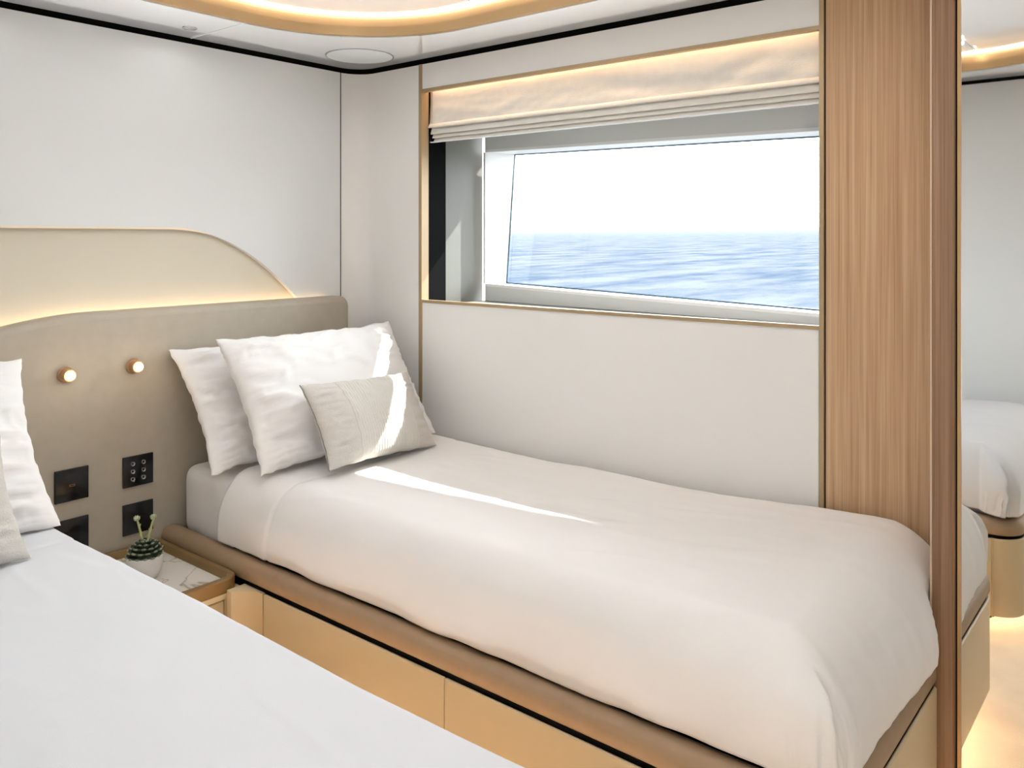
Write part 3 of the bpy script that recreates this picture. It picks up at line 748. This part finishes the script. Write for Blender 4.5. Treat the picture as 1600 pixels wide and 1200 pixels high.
# ------------------------------------------------------------------ succulent in a white pot
def succulent():
    px, py, pz = -2.282, 1.155, .3214
    r = thing('potted_succulent', (px, py, pz), 'dark green succulent with two flower stalks in a white pot on the nightstand', 'plant')
    lathe('pot', [(0, 0), (.028, 0), (.034, .003), (.043, .022), (.048, .045), (.0485, .062), (.0475, .065), (.045, .064), (.044, .05), (0, .05)], (px, py, pz), (0, 0, 1), 'pot', r, n=36)
    lathe('soil', [(0, .0505), (.0438, .0505), (.042, .055), (0, .057)], (px, py, pz), (0, 0, 1), 'soil', r, n=24)
    # one leaf mesh, shared by every leaf: thick pointed scale
    V = []; F_ = []; sec = [(0, .35, .30), (.25, .75, .5), (.55, 1, .5), (.8, .72, .35), (1, .06, .08)]
    for t, w, h in sec:
        for k in range(6):
            a = 2*pi*k/6; V.append((t, .5*w*cos(a), .42*h*sin(a)+.18*t*t))
    for i in range(4):
        for k in range(6): F_.append((i*6+k, i*6+(k+1) % 6, i*6+6+(k+1) % 6, i*6+6+k))
    F_ += [tuple(range(6)), tuple(range(24, 30))]
    lm = bpy.data.meshes.new('leaf'); lm.from_pydata(V, [], F_); lm.materials.append(M['leaf']); lm.materials.append(M['leaftip'])
    for p in lm.polygons: p.use_smooth = True
    for p in lm.polygons:
        if min(V[i][0] for i in p.vertices) >= .79: p.material_index = 1
    b = bmesh.new(); b.from_mesh(lm); bmesh.ops.recalc_face_normals(b, faces=b.faces); b.to_mesh(lm); b.free()
    k = 0
    for ringi, (nr, rad, zz, tilt, ln) in enumerate(((14, .026, .062, 2, .026), (13, .023, .071, 14, .026), (11, .019, .079, 26, .025), (9, .013, .086, 38, .023), (7, .008, .091, 52, .020), (5, .004, .094, 68, .017))):
        for i in range(nr):
            a = 2*pi*(i+.5*(ringi % 2))/nr+random.uniform(-.05, .05); t = radians(tilt+random.uniform(-4, 4))
            o = bpy.data.objects.new('leaf', lm); COL.objects.link(o); o.parent = r
            s = ln*random.uniform(.93, 1.07)
            o.scale = (s, s*.85, s*.8); o.rotation_euler = (0, -t, a); o.location = (rad*cos(a), rad*sin(a), zz)
    core = lathe('rosette_core', [(0, .055), (.034, .056), (.031, .070), (.020, .084), (.008, .095), (0, .097)], (px, py, pz), (0, 0, 1), 'leaf', r, n=16)
    # stalks seen one left, one right: the view runs along (-.64,.77), its right is (.77,.64)
    R_ = Vector((.7715, .636, 0))
    for dx, hgt, bend in ((-.014, .166, -.012), (.018, .170, .010)):
        base = Vector((px, py, pz+.09))+R_*(dx*.35)
        pts = [base+R_*(dx*.75*t+bend*t*t*.5)+Vector((0, 0, (hgt-.095)*t)) for t in [i/8 for i in range(9)]]
        st = tube('flower_stalk', pts, [.0042-.0012*i/8 for i in range(9)], 'stalk', r, n=8)
        for i in range(7):
            t = .15+.1*i; p = base+R_*(dx*.75*t+bend*t*t*.5)+Vector((0, 0, (hgt-.095)*t)); a = i*2.4
            q = p+Vector((cos(a), sin(a), .6))*.006
            tube('stalk_leaf', [p, (p+q)/2, q+Vector((0, 0, .002))], [.0012, .0026, .0006], 'stalk', st, n=6)
        hd = pts[-1]
        for i in range(11):
            a = i*2.4; rr = .0075*sqrt((i+.3)/11)
            c = hd+Vector((rr*cos(a), rr*sin(a), .006-.5*rr+.002*(i % 3)))
            tube('flower_bud', [c-Vector((0, 0, .005)), c, c+Vector((.002*cos(a), .002*sin(a), .005))], [.002, .0036, .001], 'bud', st, n=6)
succulent()

# ------------------------------------------------------------------ ceiling fixtures
sp = thing('ceiling_speaker', (-2.325, 1.965, ZC), 'flush round white speaker cover in the ceiling corner', 'speaker')
lathe('grille', [(0, -.0035), (.110, -.0035), (.116, -.0025), (.118, .003), (0, .003)], (-2.325, 1.965, ZC), (0, 0, 1), 'grille', sp, n=64)
lathe('shadow_ring', [(.118, -.0006), (.1215, -.0006), (.1215, .003), (.118, .003)], (-2.325, 1.965, ZC), (0, 0, 1), 'side', sp, n=64)

def downlight(x, y, z, label, grp='small recessed ceiling downlights', power=LAMP):
    r = thing('ceiling_downlight', (x, y, z), label, 'downlight', grp)
    lathe('bezel', [(.013, -.004), (.019, -.004), (.0215, -.002), (.022, .003), (.013, .003)], (x, y, z), (0, 0, 1), 'chrome', r, n=32)
    lathe('lens', [(0, -.0032), (.009, -.003), (.013, -.0022), (.013, .002), (0, .002)], (x, y, z), (0, 0, 1), 'spot', r, n=24)
    ld = bpy.data.lights.new('downlight', 'SPOT'); ld.energy = power; ld.spot_size = radians(176); ld.spot_blend = .35; ld.color = (.98, .99, 1); ld.shadow_soft_size = .03
    o = bpy.data.objects.new('downlight_beam', ld); COL.objects.link(o); o.parent = r; o.location = (0, 0, -.012)
downlight(-2.415, 1.365, ZC, 'small round downlight in the ceiling above the headboard', power=.25)
for x, y, lb in ((-2.40, .80, 'ceiling downlight above the pillows of the near bed'), (-1.35, .155, 'ceiling downlight by the wall over the near bed'), (-.10, .5, 'ceiling downlight by the foot of the near bed'),
                 (-.10, 1.5, 'ceiling downlight just in front of the mirror door'), (.4, -.3, 'ceiling downlight in the entrance behind the camera')):
    downlight(x, y, ZC, lb, power=LAMP*(.12 if x < -2 else .25 if y < .6 and x < 0 else 1))
for x, y, lb in ((-1.45, .90, 'downlight in the raised ceiling, towards the near bed'), (-1.75, 1.40, 'downlight in the raised ceiling, towards the window bed'), (-1.05, 1.20, 'downlight in the raised ceiling, at its middle')):
    downlight(x, y, ZK, lb, power=LAMP*1.6)

bl = thing('ceiling_bar_light', (-.675, .44, ZK), 'slim grey bar light with two glowing ends on the raised ceiling, seen in the mirror', 'light')
box('bar', -.683, -.667, .33, .55, ZK-.010, ZK-.0005, 'grille', bl, bev=.003)
for y in (.335, .545): lathe('glowing_end', [(0, -.016), (.008, -.015), (.010, -.011), (.010, -.008), (0, -.008)], (-.675, y, ZK), (0, 0, 1), 'bulb', bl, n=16)

# ------------------------------------------------------------------ sea
def sea():
    V = []; F_ = []; rings = [3.2, 8, 20, 60, 200, 800, 3000, 8000]; n = 48
    for q in rings:
        for i in range(n+1):
            a = pi*i/n; V.append((q*cos(a), q*sin(a), 0))
    for k in range(len(rings)-1):
        for i in range(n): F_.append((k*(n+1)+i, k*(n+1)+i+1, (k+1)*(n+1)+i+1, (k+1)*(n+1)+i))
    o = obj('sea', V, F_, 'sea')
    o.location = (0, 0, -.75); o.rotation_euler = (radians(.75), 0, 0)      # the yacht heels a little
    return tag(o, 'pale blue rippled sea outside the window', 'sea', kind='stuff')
sea()
